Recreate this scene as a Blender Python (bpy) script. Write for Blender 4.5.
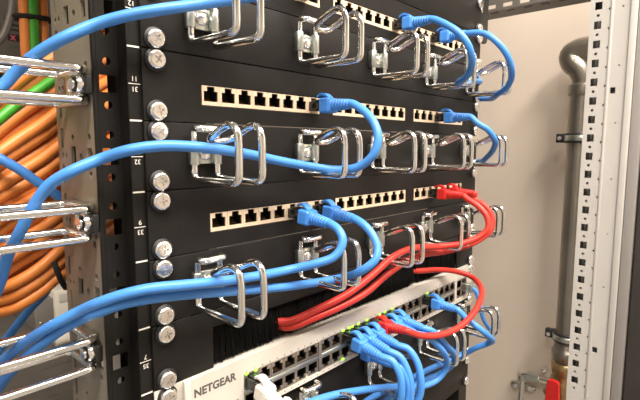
import bpy, bmesh, math, random
from mathutils import Vector, Matrix
random.seed(7)
for o in list(bpy.data.objects): bpy.data.objects.remove(o)
COL = bpy.context.scene.collection
SC = bpy.context.scene
# ---------------------------------------------------------------- camera
# all sizes below are in millimetres: X along the rack front, Y into the rack, Z up
# (Z = 0 is the top edge of the upper full patch panel, 1450 mm above the floor)
Z0 = 1450.0
CAM = Vector((-147.46, -281.15, -60.32)); YAW, PITCH, ROLL, FPX = 0.834429, -0.111782, 0.002018, 474.17
def W(p): return Vector((p[0]*.001, p[1]*.001, (p[2]+Z0)*.001))
_f = Vector((math.sin(YAW)*math.cos(PITCH), math.cos(YAW)*math.cos(PITCH), math.sin(PITCH)))
_r = Vector((math.cos(YAW), -math.sin(YAW), 0)); _u = _r.cross(_f)
CR = _r*math.cos(ROLL)+_u*math.sin(ROLL); CU = -_r*math.sin(ROLL)+_u*math.cos(ROLL)
cd = bpy.data.cameras.new('camera'); cam = bpy.data.objects.new('camera', cd); COL.objects.link(cam)
cd.sensor_width = 36; cd.lens = 36*FPX/640; cd.clip_start = .01; cd.clip_end = 50
cam.matrix_world = Matrix.Translation(W(CAM)) @ Matrix((CR, CU, -_f)).transposed().to_4x4()
SC.camera = cam
def at(px, py, X=None, Y=None, Z=None):
    """the point seen at a pixel that lies on the plane X, Y or Z = const"""
    d = _f*FPX + CR*(px-320) + CU*(200-py)
    k = 0 if X is not None else (1 if Y is not None else 2)
    v = (X, Y, Z)[k]
    return tuple(CAM + d*((v-CAM[k])/d[k]))
# ---------------------------------------------------------------- world, lights, exposure
w = bpy.data.worlds.new('world'); SC.world = w; w.use_nodes = True
w.node_tree.nodes['Background'].inputs[0].default_value = (.9, .95, 1, 1)
w.node_tree.nodes['Background'].inputs[1].default_value = .05
LAMPS = [((420, -820, 1085), 1250, 280, 0, 42), ((-600, -560, 1085), 1250, 280, 0, 30)]
for (lx, ly, lz), sx, sy, rz, pw in LAMPS:
    ld = bpy.data.lights.new('ceiling_light', 'AREA'); ld.shape = 'RECTANGLE'; ld.size = sx*.001; ld.size_y = sy*.001
    ld.energy = pw; ld.color = (1, .92, .82)
    lo = bpy.data.objects.new('ceiling_lamp_light', ld); COL.objects.link(lo); lo.location = W((lx, ly, lz)); lo.rotation_euler = (0, 0, rz)
vs = SC.view_settings; vs.view_transform = 'Standard'; vs.look = 'None'; vs.gamma = 1; vs.use_curve_mapping = False
vs.exposure = 0.52
# ---------------------------------------------------------------- materials
def mat(name, col, rough=.5, metal=0.0, noise=0.0, nscale=60, bump=0.0, bscale=300, emit=0.0, spec=.5, coat=0.0, col2=None):
    m = bpy.data.materials.new(name); m.use_nodes = True; nt = m.node_tree; b = nt.nodes['Principled BSDF']
    b.inputs['Base Color'].default_value = (*col, 1); b.inputs['Roughness'].default_value = rough
    b.inputs['Metallic'].default_value = metal; b.inputs['Specular IOR Level'].default_value = spec
    if coat: b.inputs['Coat Weight'].default_value = coat
    tc = nt.nodes.new('ShaderNodeTexCoord')
    if noise or col2:
        n = nt.nodes.new('ShaderNodeTexNoise'); n.inputs['Scale'].default_value = nscale; n.inputs['Detail'].default_value = 5
        nt.links.new(tc.outputs['Object'], n.inputs['Vector'])
        mx = nt.nodes.new('ShaderNodeMix'); mx.data_type = 'RGBA'
        c2 = col2 or tuple(c*(1-noise) for c in col)
        mx.inputs['A'].default_value = (*col, 1); mx.inputs['B'].default_value = (*c2, 1)
        rp = nt.nodes.new('ShaderNodeMapRange'); rp.inputs['From Min'].default_value = .35; rp.inputs['From Max'].default_value = .7
        nt.links.new(n.outputs['Fac'], rp.inputs['Value']); nt.links.new(rp.outputs['Result'], mx.inputs['Factor'])
        nt.links.new(mx.outputs['Result'], b.inputs['Base Color'])
    if bump:
        n2 = nt.nodes.new('ShaderNodeTexNoise'); n2.inputs['Scale'].default_value = bscale; n2.inputs['Detail'].default_value = 4
        nt.links.new(tc.outputs['Object'], n2.inputs['Vector'])
        bp = nt.nodes.new('ShaderNodeBump'); bp.inputs['Strength'].default_value = bump; bp.inputs['Distance'].default_value = .001
        nt.links.new(n2.outputs['Fac'], bp.inputs['Height']); nt.links.new(bp.outputs['Normal'], b.inputs['Normal'])
    if emit:
        b.inputs['Emission Color'].default_value = (*col, 1); b.inputs['Emission Strength'].default_value = emit
    return m
M = dict(
 black=mat('black_powder_coat', (.013, .0115, .0105), .52, 0, .35, 30, .15, 900, spec=.16),
 blackrail=mat('black_rail_paint', (.010, .009, .008), .42, 0, .3, 25, .1, 700, spec=.2),
 chrome=mat('zinc_chrome_wire', (.82, .81, .78), .15, 1, .10, 80),
 zinc=mat('zinc_plate', (.66, .70, .66), .30, 1, .2, 60, .1, 200),
 screw=mat('screw_steel', (.90, .88, .86), .22, 1, .12, 200),
 washer=mat('black_plastic', (.008, .008, .008), .5),
 cream=mat('cream_port_plastic', (.72, .56, .40), .45, 0, .08, 90),
 socket=mat('socket_black', (.004, .004, .004), .6),
 gold=mat('contact_gold', (.75, .42, .16), .3, 1),
 shield=mat('port_shield_metal', (.40, .34, .28), .35, .8, .2, 80),
 white=mat('switch_white_paint', (.58, .54, .485), .42, 0, .05, 30, .05, 600),
 lettering=mat('dark_grey_print', (.08, .075, .07), .6),
 led=mat('green_led', (.25, 1.0, .03), .3, emit=2.2),
 blue=mat('blue_cable_jacket', (.060, .235, .63), .40, 0, .10, 25, .04, 500, spec=.4),
 blueboot=mat('blue_boot_rubber', (.055, .24, .70), .45, 0, .08, 60),
 red=mat('red_cable_jacket', (.50, .032, .022), .40, 0, .12, 25, .04, 500, spec=.3),
 redboot=mat('red_boot_rubber', (.56, .022, .018), .42, spec=.3),
 whitecab=mat('white_cable_jacket', (.70, .66, .60), .45),
 orange=mat('orange_cable_jacket', (.78, .25, .055), .42, 0, .15, 12, .03, 300),
 green=mat('green_cable_jacket', (.06, .38, .030), .42, 0, .1, 20),
 plug=mat('dark_plug_plastic', (.010, .010, .011), .22, coat=.3),
 plate=mat('beige_galvanised_plate', (.25, .215, .16), .45, .25, .25, 22, .06, 300),
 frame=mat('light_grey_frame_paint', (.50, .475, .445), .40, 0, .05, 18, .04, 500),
 frame_shade=mat('shaded_grey_frame_paint', (.27, .25, .235), .6),  # frame paint made darker, shade of the turned edge put into the colour
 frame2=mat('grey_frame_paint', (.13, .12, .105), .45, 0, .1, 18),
 wall=mat('painted_beige_wall', (.73, .63, .54), .75, 0, .06, 3, .15, 120),
 wallw=mat('pale_room_wall', (.46, .44, .41), .8, 0, .06, 3, .1, 100),
 ceil=mat('ceiling_white', (.70, .68, .64), .85, 0, .04, 4),
 floor=mat('grey_floor', (.34, .32, .29), .5, 0, .15, 6, .05, 90),
 steelpipe=mat('pipe_steel', (.40, .37, .32), .32, .85, .3, 9, .08, 120),
 clamp=mat('black_clamp_rubber', (.020, .020, .022), .4),
 brass=mat('brass_valve', (.56, .40, .20), .35, .9, .25, 30, .05, 150),
 redlever=mat('red_lever_plastic', (.66, .016, .016), .35),
 bristle=mat('black_bristle', (.005, .0048, .0045), .85, spec=.1),
 mark=mat('white_rail_print', (.70, .67, .62), .6),
 greybox=mat('grey_device_case', (.22, .20, .18), .5, .2, .15, 20),
 shadecase=mat('shaded_grey_device_case', (.10, .088, .075), .55, 0, .2, 20),  # darker copy of the grey case, shade of the corner put into the colour
 darkdev=mat('dark_device_case', (.035, .03, .026), .55, 0, .3, 15),
 shelf=mat('grey_brown_shelf', (.17, .15, .13), .5, .2, .35, 14, .05, 200),
 whitebox=mat('white_plastic_box', (.66, .62, .54), .5),
 velcro=mat('black_velcro', (.010, .010, .010), .9),
 label=mat('label_red', (.62, .10, .14), .5),
 diffuser=mat('lamp_diffuser', (1, .93, .82), .5, emit=3),
 tag=mat('label_white', (.72, .70, .66), .6),
)
# ---------------------------------------------------------------- mesh helpers (mm)
class G:
    def __init__(s): s.v = []; s.f = []; s.sm = []
    def add(s, vs, fs, smooth=False):
        n = len(s.v); s.v += [tuple(p) for p in vs]; s.f += [tuple(i+n for i in f) for f in fs]; s.sm += [smooth]*len(fs)
    def box(s, lo, hi):
        (a, b, c), (d, e, f) = lo, hi
        s.add([(a,b,c),(d,b,c),(d,e,c),(a,e,c),(a,b,f),(d,b,f),(d,e,f),(a,e,f)],
              [(0,3,2,1),(4,5,6,7),(0,1,5,4),(1,2,6,5),(2,3,7,6),(3,0,4,7)])
    def bbox(s, lo, hi, r=.6, seg=2):
        bm = bmesh.new(); bmesh.ops.create_cube(bm, size=1)
        for v in bm.verts: v.co = Vector([lo[i]+(v.co[i]+.5)*(hi[i]-lo[i]) for i in range(3)])
        bmesh.ops.bevel(bm, geom=bm.edges[:], offset=r, segments=seg, profile=.5, affect='EDGES')
        s.bm(bm, True)
    def bm(s, bm, smooth=False):
        bm.verts.index_update(); s.add([v.co[:] for v in bm.verts], [[v.index for v in f.verts] for f in bm.faces], smooth); bm.free()
    def prism(s, poly, fn, d0, d1):
        n = len(poly)
        vs = [fn(u, v, d0) for u, v in poly]+[fn(u, v, d1) for u, v in poly]
        s.add(vs, [tuple(range(n-1, -1, -1)), tuple(range(n, 2*n))]+[(i, (i+1) % n, n+(i+1) % n, n+i) for i in range(n)])
    def sweep(s, pts, rad, n=12, closed=False, caps=True):
        P = [Vector(p) for p in pts]; N = len(P)
        T = []
        for i in range(N):
            a = P[(i-1) % N] if (closed or i > 0) else P[i]; b = P[(i+1) % N] if (closed or i < N-1) else P[i]
            T.append((b-a).normalized())
        up = Vector((0, 0, 1)) if abs(T[0].z) < .9 else Vector((0, 1, 0))
        nrm = (up - T[0]*up.dot(T[0])).normalized(); fr = []
        for i in range(N):
            if i: nrm = (nrm - T[i]*nrm.dot(T[i])).normalized()
            fr.append((nrm.copy(), T[i].cross(nrm)))
        if closed:   # spread the leftover twist
            q = (nrm - T[0]*nrm.dot(T[0])).normalized(); a0 = fr[0]
            ang = math.atan2(q.dot(a0[1]), q.dot(a0[0]))
            fr = [(a*math.cos(-ang*i/N)+b*math.sin(-ang*i/N), b*math.cos(-ang*i/N)-a*math.sin(-ang*i/N)) for i, (a, b) in enumerate(fr)]
        vs = []
        for i in range(N):
            r = rad[i] if isinstance(rad, (list, tuple)) else rad
            for k in range(n):
                t = 2*math.pi*k/n; vs.append(P[i]+fr[i][0]*(r*math.cos(t))+fr[i][1]*(r*math.sin(t)))
        fs = []
        for i in range(N if closed else N-1):
            j = (i+1) % N
            for k in range(n): fs.append((i*n+k, i*n+(k+1) % n, j*n+(k+1) % n, j*n+k))
        s.add(vs, fs, True)
        if caps and not closed:
            s.add(vs[:n], [tuple(range(n-1, -1, -1))]); s.add(vs[-n:], [tuple(range(n))])
    def cyl(s, a, b, r, n=20, r2=None): s.sweep([a, b], [r, r if r2 is None else r2], n)
    def lathe(s, prof, fn, n=24):
        """prof: (radius, height); fn maps (x, y, h)"""
        vs = [fn(r*math.cos(2*math.pi*k/n), r*math.sin(2*math.pi*k/n), h) for r, h in prof for k in range(n)]
        s.add(vs, [(i*n+k, i*n+(k+1) % n, (i+1)*n+(k+1) % n, (i+1)*n+k) for i in range(len(prof)-1) for k in range(n)], True)
    def perf(s, U0, U1, V0, V1, T, holes, fn):
        """plate with real holes: holes = (u, v, w, h, 'r' rectangle | 'c' circle); fn(u, v, t)"""
        us = {U0, U1}; vv = {V0, V1}; cells = []
        for (u, v, ww, hh, k) in holes:
            a, b, c, d = u-ww/2, u+ww/2, v-hh/2, v+hh/2
            if a < U0 or b > U1 or c < V0 or d > V1: continue
            us |= {a, b}; vv |= {c, d}; cells.append((a, b, c, d, k))
        us = sorted(us); vv = sorted(vv)
        def clean(L):
            o = [L[0]]
            for x in L[1:]:
                if x-o[-1] > 1e-6: o.append(x)
            return o
        us = clean(us); vv = clean(vv)
        for i in range(len(us)-1):
            for j in range(len(vv)-1):
                cu, cv = (us[i]+us[i+1])/2, (vv[j]+vv[j+1])/2
                if any(a < cu < b and c < cv < d for a, b, c, d, k in cells): continue
                q = [(us[i], vv[j]), (us[i+1], vv[j]), (us[i+1], vv[j+1]), (us[i], vv[j+1])]
                s.add([fn(a, b, 0) for a, b in q]+[fn(a, b, T) for a, b in q], [(0,1,2,3),(7,6,5,4)])
        def side(a, b): s.add([fn(*a, 0), fn(*b, 0), fn(*b, T), fn(*a, T)], [(0,1,2,3)])
        R = [(U0,V0),(U1,V0),(U1,V1),(U0,V1)]
        for k in range(4): side(R[(k+1) % 4], R[k])
        for a, b, c, d, k in cells:
            if k == 'r':
                R = [(a,c),(b,c),(b,d),(a,d)]
                for q in range(4): side(R[q], R[(q+1) % 4])
            else:
                n = 16; cu, cv, ru, rv = (a+b)/2, (c+d)/2, (b-a)/2*.98, (d-c)/2*.98
                ci = [(cu+ru*math.cos(2*math.pi*q/n+math.pi/4), cv+rv*math.sin(2*math.pi*q/n+math.pi/4)) for q in range(n)]
                sq = []
                cor = [(b,d),(a,d),(a,c),(b,c)]
                for q in range(4):
                    p0, p1 = cor[q], cor[(q+1) % 4]
                    for t in range(4): sq.append((p0[0]+(p1[0]-p0[0])*t/4, p0[1]+(p1[1]-p0[1])*t/4))
                for q in range(n):
                    r = (q+1) % n
                    for t, o in ((0, 1), (T, -1)):
                        f = (0,3,2,1) if o < 0 else (0,1,2,3)
                        s.add([fn(*sq[q], t), fn(*sq[r], t), fn(*ci[r], t), fn(*ci[q], t)], [f])
                    side(ci[q], ci[r])
    def mesh(s, name, m, weld=False):
        me = bpy.data.meshes.new(name); me.from_pydata([(x*.001, y*.001, z*.001) for x, y, z in s.v], [], s.f)
        me.polygons.foreach_set('use_smooth', s.sm)
        if weld:
            bm = bmesh.new(); bm.from_mesh(me); bmesh.ops.remove_doubles(bm, verts=bm.verts, dist=1e-6)
            bmesh.ops.recalc_face_normals(bm, faces=bm.faces); bm.to_mesh(me); bm.free()
        me.materials.append(M[m] if isinstance(m, str) else m); me.update(); return me
def ident(x, y, z): return (x, y, z)
def fillet(C, rad, n=5, closed=True):
    """round the corners of a polyline; rad: one radius or one for each corner"""
    out = []; N = len(C); C = [Vector(c) for c in C]
    for i in range(N):
        if not closed and i in (0, N-1): out.append(C[i]); continue
        p, a, b = C[i], C[i-1], C[(i+1) % N]; r = rad[i] if isinstance(rad, (list, tuple)) else rad
        d1, d2 = (a-p), (b-p); ang = d1.angle(d2); t = min(r/math.tan(ang/2), d1.length*.48, d2.length*.48)
        p1, p2 = p+d1.normalized()*t, p+d2.normalized()*t
        for k in range(n+1):
            s = k/n; out.append(p1*(1-s)**2+p*(2*s*(1-s))+p2*s*s)
    return out
def catmull(P, sub=7):
    P = [Vector(p) for p in P]; Q = [P[0]*2-P[1]]+P+[P[-1]*2-P[-2]]; out = []
    for i in range(1, len(Q)-2):
        p0, p1, p2, p3 = Q[i-1:i+3]
        t1 = max((p1-p0).length, 1e-3)**.5; t2 = max((p2-p1).length, 1e-3)**.5; t3 = max((p3-p2).length, 1e-3)**.5
        m1 = (p2-p1) + ((p1-p0)/t1-(p2-p0)/(t1+t2))*t2
        m2 = (p2-p1) + ((p3-p2)/t3-(p3-p1)/(t2+t3))*t2
        for k in range(sub):
            s = k/sub; s2 = s*s; s3 = s2*s
            out.append(p1*(2*s3-3*s2+1)+m1*(s3-2*s2+s)+p2*(-2*s3+3*s2)+m2*(s3-s2))
    out.append(P[-1]); return out
# ---------------------------------------------------------------- object helpers
ORG = {}
def tagit(o, label=None, cat=None, group=None, kind=None):
    if label: o['label'] = label
    if cat: o['category'] = cat
    if group: o['group'] = group
    if kind: o['kind'] = kind
def thing(name, loc, label, cat, group=None, kind=None):
    o = bpy.data.objects.new(name, None); COL.objects.link(o); o.location = W(loc); o.empty_display_size = .02
    ORG[o.name] = Vector(loc); tagit(o, label, cat, group, kind); return o
def put(name, me, parent=None, loc=(0, 0, 0), rot=None):
    """loc in mm, given relative to the parent; world mm when top-level"""
    o = bpy.data.objects.new(name, me); COL.objects.link(o)
    if parent is not None: o.parent = parent; o.location = Vector(loc)*.001
    else: o.location = W(loc)
    if rot is not None: o.rotation_mode = 'QUATERNION'; o.rotation_quaternion = rot.to_quaternion()
    return o
def part(name, g, m, parent, weld=False, bevel=0, org=None):
    """g built in world mm; stored relative to the thing's base"""
    base = ORG[parent.name] if org is None else Vector(org)
    g.v = [tuple(Vector(p)-base) for p in g.v]
    o = put(name, g.mesh(name, m, weld), parent)
    ORG[o.name] = base
    if bevel:
        b = o.modifiers.new('bevel', 'BEVEL'); b.width = bevel*.001; b.segments = 2; b.limit_method = 'ANGLE'; b.angle_limit = .9
    return o
def solo(name, g, m, loc, label, cat, group=None, kind=None, weld=False):
    g.v = [tuple(Vector(p)-Vector(loc)) for p in g.v]
    o = put(name, g.mesh(name, m, weld), None, loc); tagit(o, label, cat, group, kind); return o
def struct(name, g, m):
    g.v = [tuple(Vector(p)) for p in g.v]
    o = put(name, g.mesh(name, m), None, (0, 0, 0)); o['kind'] = 'structure'; ORG[o.name] = Vector((0, 0, 0)); return o
def text_mesh(s, size, m, extrude=.15, bold=0.0):
    c = bpy.data.curves.new('text', 'FONT'); c.body = s; c.size = size*.001; c.extrude = extrude*.001; c.offset = bold*.001
    c.align_x = 'CENTER'; c.align_y = 'CENTER'
    t = bpy.data.objects.new('text', c); COL.objects.link(t)
    me = bpy.data.meshes.new_from_object(t.evaluated_get(bpy.context.evaluated_depsgraph_get()))
    bpy.data.objects.remove(t); bpy.data.curves.remove(c)
    me.materials.clear(); me.materials.append(M[m]); return me
FACE = Matrix(((1, 0, 0), (0, 0, -1), (0, 1, 0)))           # text plane -> facing -Y
FLIP = FACE @ Matrix.Rotation(math.pi, 3, 'Z')
# ================================================================ the room
RX0, RX1, RY0, RY1, RZ0, RZ1 = -1700, 1100, -2300, 1900, -1450, 1150
g = G(); g.box((RX0, RY0, RZ0-60), (RX1, RY1, RZ0)); struct('floor', g, 'floor')
g = G(); g.box((RX0, RY0, RZ1), (RX1, RY1, RZ1+60)); struct('ceiling', g, 'ceil')
g = G(); g.box((RX1, RY0, RZ0), (RX1+80, RY1, RZ1)); struct('wall_right', g, 'wall')
g = G(); g.box((RX0-80, RY0, RZ0), (RX0, RY1, RZ1)); struct('wall_left', g, 'wallw')
g = G(); g.box((RX0, RY1, RZ0), (RX1, RY1+80, RZ1)); struct('wall_back', g, 'wallw')
g = G(); g.box((RX0, RY0-80, RZ0), (RX1, RY0, RZ1)); struct('wall_front', g, 'wallw')
for k, ((lx, ly, lz), sx, sy, rz, pw) in enumerate(LAMPS):
    t = thing('ceiling_lamp', (lx, ly, RZ1), ['warm white strip lamp on the ceiling right of the rack aisle', 'warm white strip lamp on the ceiling left of the rack aisle', 'warm white strip lamp on the ceiling behind the rack'][k], 'lamp', 'ceiling strip lamps')
    g = G(); g.bbox((lx-sx/2-20, ly-sy/2-20, RZ1-50), (lx+sx/2+20, ly+sy/2+20, RZ1), 4); part('housing', g, 'frame', t)
    g = G(); g.box((lx-sx/2, ly-sy/2, RZ1-56), (lx+sx/2, ly+sy/2, RZ1-50)); part('diffuser', g, 'diffuser', t)
# ================================================================ black 19 inch rack
U = 44.45
rack = thing('equipment_rack', (0, 20, RZ0), 'black equipment rack with perforated beige side post carrying panels and cables', 'rack')
FY = 14.0; PX = -24.0
def midz(k): return -U*(k+.5)      # k = 0 is the panel whose top is Z = 0
ZLO, ZHI = -9*U, 4*U
# beige perforated side plate, facing left
holes = []
for k in range(-4, 9):
    m0 = midz(k)
    holes += [(24, m0, 7.5, 10.5, 'r'), (50, m0+.5, 7.5, 11.5, 'r'), (38, m0-.3, 4.6, 4.6, 'c'), (62.6, m0, 3.4, 4.6, 'c'), (68, m0, 3.4, 4.6, 'c'),
              (24, m0+11.8, 4.6, 4.6, 'c'), (24, m0-11.4, 4.6, 4.6, 'c'), (50, m0+12, 4.4, 4.6, 'c'), (68.5, m0+12, 3.6, 13, 'r'), (68.5, m0-12.5, 3.6, 13, 'r')]
g = G(); g.perf(FY+1, 76, ZLO, ZHI, 2, holes, lambda u, v, t: (PX+t, u, v)); part('side_plate', g, 'plate', rack, True)
# black front flange with slots
holes = []
for k in range(-4, 9):
    m0 = midz(k); holes += [(-15.2, m0, 10.5, 10.5, 'r'), (-15.4, m0+13.3, 5.2, 5.2, 'c'), (-15.4, m0-13.0, 5.2, 5.2, 'c')]
g = G(); g.perf(PX, -7, ZLO, ZHI, 2, holes, lambda u, v, t: (u, FY+t, v)); part('front_flange', g, 'blackrail', rack, True, .5)
g = G(); g.box((PX-.2, FY-.4, ZLO), (PX+2.6, FY+2.6, ZHI)); part('flange_corner', g, 'blackrail', rack, False, .8)
# number strip rail (behind the panel ears) and its step back to the flange
g = G(); g.box((-8.5, 2.2, ZLO), (20, 4.2, ZHI)); part('mounting_rail', g, 'blackrail', rack, False, .4)
g = G(); g.box((-8.5, 4.2, ZLO), (-6.5, 30, ZHI)); part('rail_web', g, 'blackrail', rack)
g = G(); g.perf(460, 484.5, ZLO, ZHI, 2, [(473.85, midz(k)+d, 9.5, 9.5, 'r') for k in (-4, -3, -2) for d in (-15.875, 0, 15.875)], lambda u, v, t: (u, 2.2+t, v)); part('mounting_rail', g, 'blackrail', rack, True)
g = G(); g.box((460, 4.2, ZLO), (462, 60, ZHI)); part('rail_web', g, 'blackrail', rack)
g = G(); g.box((PX+2, 76, ZLO), (-9, 78, ZHI)); part('post_return', g, 'blackrail', rack)
# posts going on to floor and top
for nm, a, b in (('post', (PX, FY, RZ0), (-6, 76, ZLO)), ('post', (460, 2.2, RZ0), (484, 60, ZLO)), ('post', (PX, FY, ZHI), (-6, 76, 560)), ('post', (460, 2.2, ZHI), (484, 60, 560)),
                 ('post', (PX, 640, RZ0), (0, 700, 560)), ('post', (460, 640, RZ0), (484, 700, 560))):
    g = G(); g.box(a, b); part(nm, g, 'blackrail', rack)
for x in (PX, 460):
    for z in (RZ0, 520): g = G(); g.box((x, 76 if x < 0 else 60, z), (x+24, 640, z+40)); part('depth_bar', g, 'blackrail', rack)
for y in (20, 650):
    for z in (RZ0, 520): g = G(); g.box((-6 if y < 100 else 0, y, z), (460, y+38, z+40)); part('cross_bar', g, 'blackrail', rack)
# printed unit marks and numbers on the left rail (numbers stand upside down)
gm = G(); gm.box((-8.2, 2.0, -.5), (-.4, 2.2, .5)); mline = gm.mesh('unit_mark', 'mark')
gm = G(); gm.box((-8.2, 2.0, -.2), (-.6, 2.2, .2)); mthin = gm.mesh('unit_mark', 'mark')
for k in range(-3, 7):
    put('unit_mark', mline, rack, (0, -20, -U*(k+1)-RZ0)); put('unit_mark', mthin, rack, (0, -20, midz(k)-RZ0))
    n = 31+k
    for s, dz in ((str(n), -3.1), (str(42-n), 3.1)):
        put('unit_number', text_mesh(s, 4.3, 'mark', .05), rack, (-4.3, -18.0, midz(k)+dz-RZ0), FLIP)
# ================================================================ shared small parts
def screw_mesh():
    g = G(); fn = lambda x, y, h: (x, -h, y)
    g.lathe([(6.1, 0), (6.2, .8), (6.0, 2.0), (5.2, 3.0), (4.3, 3.35)], fn, 24)
    bm = bmesh.new(); n = 24
    ci = [bm.verts.new(fn(4.3*math.cos(2*math.pi*k/n), 4.3*math.sin(2*math.pi*k/n), 3.35)) for k in range(n)]
    a, b = .62, 2.9
    cr = [(a,a),(a,b),(-a,b),(-a,a),(-b,a),(-b,-a),(-a,-a),(-a,-b),(a,-b),(a,-a),(b,-a),(b,a)]
    cv = [bm.verts.new(fn(x, y, 3.35)) for x, y in cr]
    E = [bm.edges.new((L[i], L[(i+1) % len(L)])) for L in (ci, cv) for i in range(len(L))]
    bmesh.ops.triangle_fill(bm, edges=E, use_beauty=True)
    lo = [bm.verts.new(fn(x, y, 1.6)) for x, y in cr]
    for i in range(12): bm.faces.new((cv[i], cv[(i+1) % 12], lo[(i+1) % 12], lo[i]))
    bm.faces.new(lo[::-1])
    g.bm(bm); return g.mesh('screw', 'screw', True)
SCREW = screw_mesh()
g = G(); g.lathe([(0.1, 0), (7.2, 0), (7.4, .8), (6.6, 1.6), (5.9, 1.7)], lambda x, y, h: (x, -h, y), 24); WASHER = g.mesh('washer', 'washer')
def screws(parent, ztop, cols=(8.75, 473.85), y=0):
    base = ORG[parent.name]
    for x in cols:
        for dz in (-6.35, -38.1):
            s = put('screw', SCREW, parent, Vector((x, y-1.2, ztop+dz))-base, Matrix.Rotation(random.uniform(0, 1.5), 3, 'Y'))
            put('washer', WASHER, s, (0, 1.2, 0))
# wire ring: one closed wire, doubled, bent to a D with a hooked opening on top (local: outwards is -Y)
HX = 9.2
C = [(-HX,-12,16.5),(-HX,-5,17),(-HX,-5,-17.4),(-HX,-53,-17.6),(-HX,-53,23.2),(-HX,-19,8),(HX,-19,8),(HX,-53,23.2),(HX,-53,-17.6),(HX,-5,-17.4),(HX,-5,17),(HX,-12,16.5)]
RD = [5, 4, 6, 6, 15, 9, 9, 15, 6, 6, 4, 5]
g = G(); g.sweep(fillet(C, RD, 6), 2.4, 16, True); RING = g.mesh('wire_ring', 'chrome')
g = G()
for s in (-1, 1):
    g.lathe([(3.3, -7.5), (3.5, -7.2), (3.5, 7.2), (3.3, 7.5), (2.3, 7.5)], lambda x, y, h, s=s: (s*HX+x, -5+y, h), 16)
g.bbox((-HX-2, -3.2, -7), (HX+2, -.4, 7), .5)
CLIP = g.mesh('ring_clip', 'zinc')
g = G(); g.lathe([(4.6, 0), (4.7, .8), (4.2, 2.4), (2.2, 3.2), (.1, 3.3)], lambda x, y, h: (x, -3.2-h, y), 18); BOLT = g.mesh('ring_screw', 'screw')
def add_ring(parent, rel):
    r = put('wire_ring', RING, parent, rel); put('ring_clip', CLIP, r); put('ring_screw', BOLT, r); return r
# sockets
def port_mesh(wd, ht, ow, oh, nw, nh, m, flip=False, depth=9, ybase=None):
    """framed RJ45 opening with a stepped latch notch; local centre 0, front at y = 0"""
    f = -1 if flip else 1
    zb = -ht/2 + ybase if ybase is not None else -oh/2-nh/2
    P = [(-ow/2, zb), (ow/2, zb), (ow/2, zb+oh), (nw/2, zb+oh), (nw/2, zb+oh+nh), (-nw/2, zb+oh+nh), (-nw/2, zb+oh), (-ow/2, zb+oh)]
    P = [(x, z*f) for x, z in P]; O = [(-wd/2, -ht/2), (wd/2, -ht/2), (wd/2, ht/2), (-wd/2, ht/2)]
    bm = bmesh.new(); o = [bm.verts.new((x, 0, z)) for x, z in O]; p = [bm.verts.new((x, 0, z)) for x, z in P]
    E = [bm.edges.new((L[i], L[(i+1) % len(L)])) for L in (o, p) for i in range(len(L))]
    bmesh.ops.triangle_fill(bm, edges=E, use_beauty=True)
    for L, d in ((o, 3.0), (p, 1.2)):
        b = [bm.verts.new((v.co.x, d, v.co.z)) for v in L]
        for i in range(len(L)): bm.faces.new((L[i], L[(i+1) % len(L)], b[(i+1) % len(L)], b[i]))
    g = G(); g.bm(bm); me = g.mesh('port', m, True)
    g = G(); z0, z1 = sorted((zb*f, (zb+oh+nh)*f)); g.box((-ow/2-.2, 1.1, z0-.2), (ow/2+.2, depth+1, z1+.2))
    g.f = [q for i, q in enumerate(g.f) if i != 2]; g.sm = g.sm[:len(g.f)]     # open at the front
    so = g.mesh('socket', 'socket')
    g = G()
    for k in range(8):
        x = (k-3.5)*1.02; g.sweep([(x, 4.0, (zb+.5)*f), (x, 8.5, (zb+oh*.5)*f)], .25, 4)
    return me, so, g.mesh('contacts', 'gold')
def add_port(ms, parent, rel):
    p = put('port', ms[0], parent, rel); put('socket', ms[1], p); put('contacts', ms[2], p); return p
PITCH, PX0, PGAP = 14.948, 42.6, 18.0
PP = port_mesh(PITCH-.25, 13.2, 11.7, 7.0, 6.4, 3.2, 'cream', ybase=2.6)
NW, NX0 = 14.25, 71.4
NT = port_mesh(NW-.5, 12.2, 11.6, 6.8, 6.2, 3.0, 'shield', ybase=1.2)
NB = port_mesh(NW-.5, 12.2, 11.6, 6.8, 6.2, 3.0, 'shield', True, ybase=1.2)
def portx(i, dx=0): return PX0+dx+(i//8)*(8*PITCH+PGAP)+(i % 8+.5)*PITCH
# ================================================================ panels
def front(u, v, t): return (u, -2+t if False else t, v)
def patch_panel(k, label, dx=0):
    zt = -U*k; t = thing('patch_bay', (241, 0, zt-U+.3), label, 'patch panel', 'black 24 port patch panels')
    H = [(PX0+dx+j*(8*PITCH+PGAP)+4*PITCH, zt-25.3, 8*PITCH+.6, 13.6, 'r') for j in range(3)]
    g = G(); g.perf(0, 482.6, zt-U+.35, zt-.35, 2, H, lambda u, v, w: (u, w, v)); part('faceplate', g, 'black', t, True, .6)
    g = G(); g.box((21, 2, zt-U+2), (461, 32, zt-U+3.5)); g.box((21, 2, zt-3.5), (461, 32, zt-2)); part('shell', g, 'black', t)
    for i in range(24): add_port(PP, t, Vector((portx(i, dx), .3, zt-25.3))-ORG[t.name])
    screws(t, zt); return t
def ring_panel(k, label):
    zt = -U*k; t = thing('cable_manager', (241, 0, zt-U+.3), label, 'cable manager', 'black ring cable managers')
    g = G(); g.bbox((0, 0, zt-U+.35), (482.6, 2, zt-.35), .6); part('faceplate', g, 'black', t)
    g = G(); g.bbox((21, 1.5, zt-U+.35), (461, 14, zt-U+1.85), .4); part('bottom_lip', g, 'black', t)
    for i in range(5): add_ring(t, Vector((40.9+100.6*i, 0, zt-U/2+1.6))-ORG[t.name])
    screws(t, zt); return t
t = thing('blank_panel', (241, 0, 2*U+.3), 'plain black blanking plate above the topmost patch panel', 'blanking plate')
g = G(); g.bbox((0, 0, 2*U+.35), (482.6, 2, 3*U-.35), .6); part('faceplate', g, 'black', t); screws(t, 3*U)
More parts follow.
